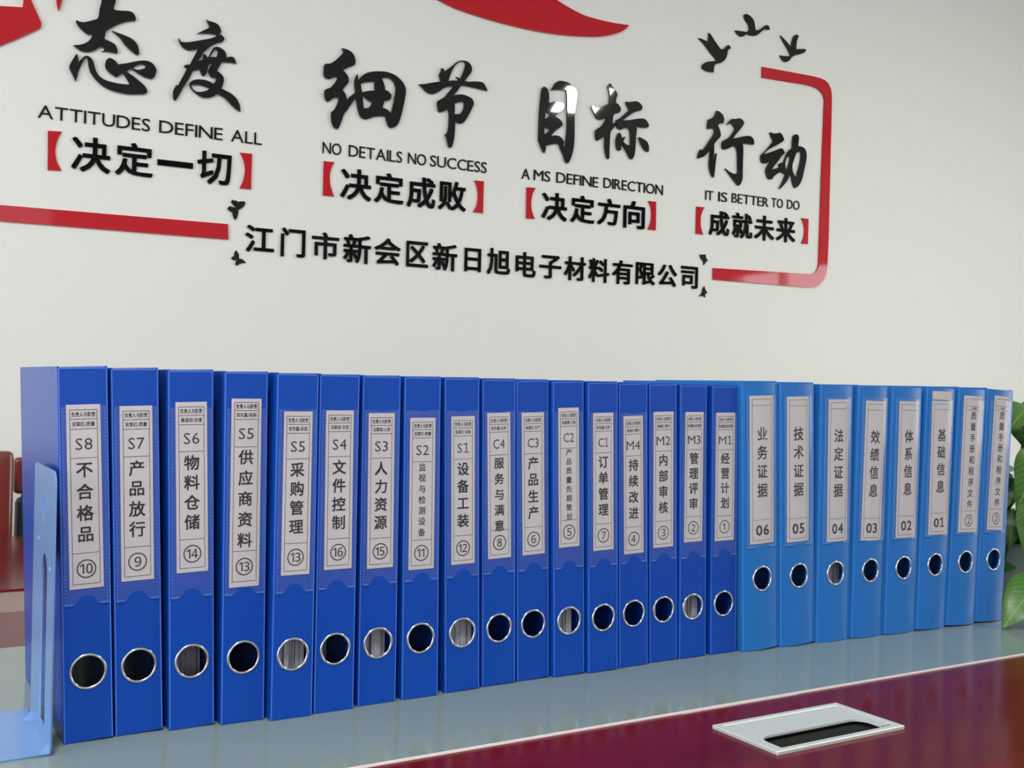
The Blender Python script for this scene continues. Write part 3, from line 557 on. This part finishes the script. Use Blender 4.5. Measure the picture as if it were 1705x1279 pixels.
    def vl(x,fa,fb): rect(bm,x-lw/2,x+lw/2,H/2-fb*H,H/2-fa*H,Yl,-.00012)
    code,small,title,num,_ = info
    if dark:
        ql = (.020,.063,.110,.256,.810,.971) if k == 3 else (.029,.079,.133,.290,.807,.975)
        for q in ql: hl(q)
        vl(fx0,ql[0],ql[5]); vl(fx1,ql[0],ql[5])
        put_string(bm,'负责人与职责',0,H/2-(ql[0]+ql[1])/2*H,pw*.70,.0042,.012,Yl,y=-.00012)
        put_string(bm,small,0,H/2-(ql[1]+ql[2])/2*H,pw*(.66 if len(small)<7 else .74),.0040,.012,Yl,y=-.00012)
        put_string(bm,code,.0,H/2-((ql[2]+ql[3])/2+.003)*H,pw*(.50 if code[0]!='M' else .70),.0100,0,Yl,gap=.10,y=-.00012)
        L = len(title)
        if L == 4: a,b,em = .357,.706,.0141
        elif L == 5: a,b,em = (.311,.752,.0141) if k == 3 else (.347,.776,.0122)
        elif L == 7: a,b,em = .326,.757,.0083
        else: a,b,em = .32,.782,.0078
        for i,c in enumerate(title):
            z = H/2-H*(a+(b-a)*i/(L-1)); put_text(bm,c,0,z,em=em,off=.018 if em>.01 else .012,Y=Yl,y=-.00012)
        put_text(bm,num,0,H/2-.893*H,w=.0160,off=0,Y=Yl,y=-.00012,res=4)
    elif code:
        for q in (.023,.065,.84,.978): hl(q)
        vl(fx0,.023,.978); vl(fx1,.023,.978)
        for i,c in enumerate(title):
            z = H/2-H*(.256+(.64-.256)*i/3); put_text(bm,c,0,z,em=.0178,off=.016,Y=Yl,y=-.00012,sx=.98)
        put_string(bm,code,0,H/2-.91*H,pw*.55,.0130,.016,Yl,gap=.09,y=-.00012)
    else:
        for q in (.023,.077,.105,.845,.978): hl(q)
        vl(fx0,.023,.978); vl(fx1,.023,.978)
        put_string(bm,small,0,H/2-.091*H,pw*.32,.0032,.01,Yl,y=-.00012)
        for i,c in enumerate(title):
            z = H/2-H*(.145+(.795-.145)*i/8); put_text(bm,c,0,z,em=.0118,off=.012,Y=Yl,y=-.00012)
        put_text(bm,num,0,H/2-.915*H,w=.0165,off=0,Y=Yl,y=-.00012,res=4)
    if k == 22: 
        pass
    pr = obj('print', bm, 'ink', lab)
    # clear pocket with welded borders
    pzt = min(h-.004, .2865 if dark else .3095); 
    pzb = .1170 if dark else .1255; px = w/2-(.0022 if dark else .0065)
    key = (dark,'pocket')
    if key not in cache:
        bm = bmesh.new()
        if dark:
            pts = [(-px,pzt),(-px,pzb),(-px+.007,pzb)]
            for i in range(9): a = PI*i/8; pts.append((-.0085*math.cos(a), pzb+.001+.0085*math.sin(a)*.8))
            pts += [(px-.007,pzb),(px,pzb),(px,pzt),(.006,pzt),(.003,pzt-.0012),(-.003,pzt-.0012),(-.006,pzt)]
            me = flat_mesh([pts], 0.0)
            for v in me.vertices: v.co.y = -.0012
            o = link('label_pocket', me, 'pocket', t)
        else:
            rect(bm,-px,px,pzb,pzt,Y,-.0012,10); o = obj('label_pocket', bm, 'pocket', t)
        cache[key] = o
        bm = bmesh.new()
        if dark:
            for sx in (-1,1):
                for i in range(56):                 # dotted weld seam
                    z = pzb+.002+(pzt-pzb-.004)*i/55; rect(bm, sx*(px-.001)-.0004, sx*(px-.001)+.0004, z-.0007, z+.0005, Y, -.00135)
                rect(bm, sx*px-(.007 if sx>0 else 0), sx*px+(.007 if sx<0 else 0), pzb, pzb+.0011, Y, -.00135)
        else:
            for sx in (-1,1):
                rect(bm, sx*px-.0006, sx*px+.0006, pzb, pzt, Y, -.00135)
                rect(bm, sx*px-(.012 if sx>0 else 0), sx*px+(.012 if sx<0 else 0), pzb-.0012, pzb+.0008, Y, -.00135)
        cache[dark,'weld'] = tag(obj('weld_seam', bm, 'weld', t), kind='stuff')
        bm = bmesh.new(); fw = .0005  # light caught on the cover edges, painted as paler strips
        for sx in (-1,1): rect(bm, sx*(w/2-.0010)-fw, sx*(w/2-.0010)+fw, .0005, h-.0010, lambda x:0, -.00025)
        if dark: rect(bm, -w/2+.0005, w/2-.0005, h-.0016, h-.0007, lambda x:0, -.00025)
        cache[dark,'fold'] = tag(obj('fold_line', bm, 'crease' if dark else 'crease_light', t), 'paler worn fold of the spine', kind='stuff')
    else:
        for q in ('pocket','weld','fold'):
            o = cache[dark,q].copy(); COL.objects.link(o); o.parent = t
# ------------------------------------------------------------------ metal bookend
t = thing('metal_bookend', 'pale blue enamelled metal bookend propping the first binder', 'bookend', (.1478,.03,0), (0,-.006,0))
def yz_plate(name, loops, thick, m, parent):
    me = flat_mesh(loops, thick)                    # x->y
    for v in me.vertices: x,y,z = v.co; v.co = (y+thick if False else y, x, z)
    return link(name, me, m, parent)
ya, yb_, zt_ = -.054, .062, .2335
pts = [(ya+.004,.0),(ya,.006)]
for i in range(7): a = PI/2*i/6; pts.append((ya+.012-.012*math.cos(a), zt_-.012+.012*math.sin(a)))
for i in range(7): a = PI/2*i/6; pts.append((yb_-.006+.006*math.sin(a), zt_-.006+.006*math.cos(a)))
pts += [(yb_,.006),(yb_-.004,.0)]
s0,s1,sz = -.020,.010,.160
slot = [(s0,.016)]+[((s0+s1)/2-(s1-s0)/2*math.cos(PI*i/10), sz-.02+.02*math.sin(PI*i/10)) for i in range(11)]+[(s1,.016)]
yz_plate('upright_plate', [pts,slot], .0014, 'bookend', t)
# base plate lying on the glass
bm = bmesh.new()
x0,x1,r = -.13,-.0005,.012
outl = [(x1,ya+.004),(x1,yb_+.03)]
outl += [(x0+r-r*math.sin(PI/2*i/5), yb_+.03-r+r*math.cos(PI/2*i/5)) for i in range(6)]
outl += [(x0+r-r*math.cos(PI/2*i/5), ya+.004+r-r*math.sin(PI/2*i/5)) for i in range(6)]
me = flat_mesh([outl], .0014)
for v in me.vertices: x,y,z = v.co; v.co = (x, z, y+.0016)
link('base_plate', me, 'bookend', t)
bm = bmesh.new()
for y,z in ((.030,.168),(-.034,.150)):
    bmesh.ops.create_uvsphere(bm, u_segments=12, v_segments=8, radius=.003, matrix=Matrix.Translation((-.0012,y,z))@Matrix.Diagonal((.4,1,1,1)))
obj('pressed_dimple', bm, 'bookend', t, smooth=True)
bm = bmesh.new()
for sg in [((.012,.210),(.012,.198)),((.012,.204),(.004,.204)),((.004,.209),(.004,.199)),((.014,.196),(.006,.193)),((.006,.193),(.004,.186))]:
    tube(bm, [(-.0016,sg[0][0],sg[0][1]),(-.0016,sg[1][0],sg[1][1])], .0004, 4)
tag(obj('stamped_mark', bm, 'weld', t), 'faint stamped mark')
# bent gussets joining plate and base
for y in (-.046, .054):
    bm = bmesh.new(); v = [bm.verts.new(p) for p in [(-.0014,y-.004,.0),(-.0014,y+.004,.0),(-.0014,y,.010),(-.009,y,.0016)]]
    for q in ((0,2,3),(1,3,2),(0,1,2),(0,3,1)): bm.faces.new([v[i] for i in q])
    obj('gusset', bm, 'bookend', t)
# ------------------------------------------------------------------ chairs behind the table
def rbox(bm,x0,x1,y0,y1,z0,z1): bx(bm,x0,x1,y0,y1,z0,z1)
def chair(x, y, rz, lb, dz=0):
    t = thing('conference_chair', lb, 'chair', (x,y,FZ), (0,0,rz), 'wooden conference chairs along the wall')
    # local: +y is behind the sitter, seat towards -y
    for sx in (-1,1):
        pts = [(sx*.24-.03,0,.0),(sx*.24+.03,0,.0),(sx*.24+.03,0,.905+dz-.02)]
        o = box('back_post', sx*.235-.028,sx*.235+.028,-.02,.03,.0,.905+dz,'chairwood',t); o.modifiers.new('b','BEVEL').width=.012; o.modifiers['b'].segments=4
        for p in o.data.polygons: p.use_smooth = True
        box('leg', sx*.235-.022,sx*.235+.022,-.44,-.40,0,.42,'chairwood',t,.006)
        box('armrest', sx*.235-.028,sx*.235+.028,-.42,-.02,.60,.63,'chairwood',t,.008)
        box('arm_post', sx*.235-.02,sx*.235+.02,-.42,-.38,.42,.60,'chairwood',t,.005)
    box('top_rail', -.207,.207,-.015,.02,.80+dz,.875+dz,'chairwood',t,.012)
    box('back_cushion', -.205,.205,-.035,.012,.50,.795+dz,'leather',t,.014)
    box('lower_rail', -.205,.205,-.012,.015,.44,.49,'chairwood',t,.005)
    box('seat_cushion', -.205,.205,-.42,-.04,.42,.475,'leather',t,.016)
    return t
chair(.030,1.50,0,'glossy red wooden chair whose rounded back post shows beside the first binder')
t = thing('conference_chair', 'wooden chair with dark leather back, half hidden behind the first binder', 'chair', (.545,1.62,FZ), (0,0,0), 'wooden conference chairs along the wall')
box('top_rail', -.24,.24,-.03,.0,.805,.885,'chairwood',t,.010)
box('back_cushion', -.235,.235,-.045,-.004,.52,.80,'leather',t,.014)
for sx in (-1,1):
    box('back_post', sx*.2-.02,sx*.2+.02,.001,.03,0,.86,'chairwood',t,.008); box('leg', sx*.2-.02,sx*.2+.02,-.44,-.40,0,.42,'chairwood',t,.006)
box('seat_cushion', -.22,.22,-.44,-.05,.42,.475,'leather',t,.016)
# ------------------------------------------------------------------ potted pothos
def leaf_mesh(name, L, W, fold, droop, m):
    bm = bmesh.new(); n = 9; rows = []
    for i in range(n+1):
        t = i/n
        wdt = W*.5*(math.sin(PI*min(1,t**.62))**.75)*(1-.12*t) if 0 < t < 1 else 0
        back = -.10*L*max(0,1-t*5)
        z = -droop*L*t*t; y = L*t
        row = []
        for j,sx in enumerate((-1,-.55,0,.55,1)):
            row.append(bm.verts.new((sx*wdt, y+(back*abs(sx)*1.2), z+abs(sx)*wdt*fold-abs(sx)**3*wdt*fold*.8+(.0008*math.sin(i*1.7+j) if 0<t<1 else 0))))
        rows.append(row)
    for A,B in zip(rows,rows[1:]):
        for j in range(4):
            try: bm.faces.new((A[j],A[j+1],B[j+1],B[j]))
            except Exception: pass
    bmesh.ops.remove_doubles(bm, verts=bm.verts, dist=1e-6)
    me = bpy.data.meshes.new(name); bm.to_mesh(me); bm.free()
    for p in me.polygons: p.use_smooth = True
    me.materials.append(M[m]); return me
LM = [leaf_mesh('leaf',.10,.072,.45,.35,'leaf'), leaf_mesh('leaf',.085,.064,.3,.55,'leaf'), leaf_mesh('leaf',.075,.055,.5,.2,'leaf'), leaf_mesh('leaf',.08,.055,.35,.4,'leaf_pale')]
PX, PY = 1.60, .10
t = thing('potted_pothos', 'trailing green pothos in a pale pot at the end of the binder row', 'plant', (PX,PY,0))
bm = bmesh.new()
prof = [(.0,.0),(.042,.0),(.047,.008),(.058,.075),(.063,.078),(.063,.088),(.057,.088),(.055,.075)]
N = 32; rings = []
for (r,z) in prof[1:]: rings.append([bm.verts.new((r*math.cos(2*PI*i/N), r*math.sin(2*PI*i/N), z)) for i in range(N)])
for A,B in zip(rings,rings[1:]):
    for i in range(N): bm.faces.new((A[i],A[(i+1)%N],B[(i+1)%N],B[i]))
bm.faces.new(rings[0][::-1]); bmesh.ops.translate(bm, verts=bm.verts, vec=(0,0,.0005)); obj('pot', bm, 'pot', t, smooth=True)
bm = bmesh.new(); bmesh.ops.create_circle(bm, cap_ends=True, segments=24, radius=.0555, matrix=Matrix.Translation((0,0,.077))); obj('soil', bm, 'soil', t)
def leaf(p, d, up, mi, s, stemfrom=None):
    """leaf with base at p (world), pointing along d"""
    d = Vector(d).normalized(); x = d.cross(Vector(up)).normalized(); z = x.cross(d)
    o = bpy.data.objects.new('leaf', LM[mi]); COL.objects.link(o); o.parent = t
    mm = Matrix.Identity(4)
    for i in range(3): mm[i][0],mm[i][1],mm[i][2] = x[i]*s, d[i]*s, z[i]*s
    mm.translation = Vector(p)-Vector((PX,PY,0))
    low = min((mm@v.co).z for v in LM[mi].vertices)
    if low < .002: mm.translation.z += .002-low
    o.matrix_local = mm
    if stemfrom is not None:
        a = Vector(stemfrom)-Vector((PX,PY,0)); b = Vector(p)-Vector((PX,PY,0)); mid = (a+b)/2+Vector((0,0,.03))
        bm = bmesh.new(); tube(bm, [a, a*.6+mid*.4+Vector((0,0,.01)), mid, mid*.4+b*.6, b], [.0022,.002,.0018,.0016,.0014], 6); obj('stem', bm, 'stem', t, smooth=True)
S = (PX,PY,.08)
leaf((1.414,-.068,.042),(-.083,-.004,-.040),(-.10,-.42,.9),0,.86,(1.56,.08,.10))       # the leaf whose tip lies on the glass
leaf((1.47,-.055,.030),(-.25,-.62,-.12),(-.5,-.2,.9),3,.62,(1.56,.07,.10))
leaf((1.51,.02,.300),(-.55,-.25,-.02),(-.2,-.5,.85),0,.85,S)
leaf((1.50,.0,.235),(-.5,-.3,-.55),(-.3,-.75,.5),1,.95,S)
leaf((1.49,-.01,.165),(-.4,-.3,-.75),(-.4,-.75,.45),0,.9,S)
leaf((1.50,-.02,.085),(-.5,-.35,-.25),(-.4,-.65,.6),2,.9,S)
rl = random.Random(23)
for i in range(66):
    a = rl.uniform(-PI*1.0, 0) if i < 50 else rl.uniform(0,2*PI); zz = rl.uniform(.06,.31); R = .05+.06*rl.random()
    p = (PX+R*math.cos(a), PY+R*math.sin(a), zz)
    d = (math.cos(a)*rl.uniform(.4,1), math.sin(a)*rl.uniform(.4,1), rl.uniform(-1.0,.2))
    up = (math.cos(a)*.5+rl.uniform(-.5,.3), math.sin(a)*.5-.35, .7)
    if p[0]+d[0]*.09 < 1.44 and p[1] < .32: continue
    if zz < .10 and d[2] < -.4: d = (d[0],d[1],-.3)
    leaf(p,d,up, 3 if rl.random()<.14 else rl.choice((0,1,2)), rl.uniform(.6,.95), (PX+.02*math.cos(a),PY+.02*math.sin(a),.085) if i%2==0 else None)
bpy.context.view_layer.update()
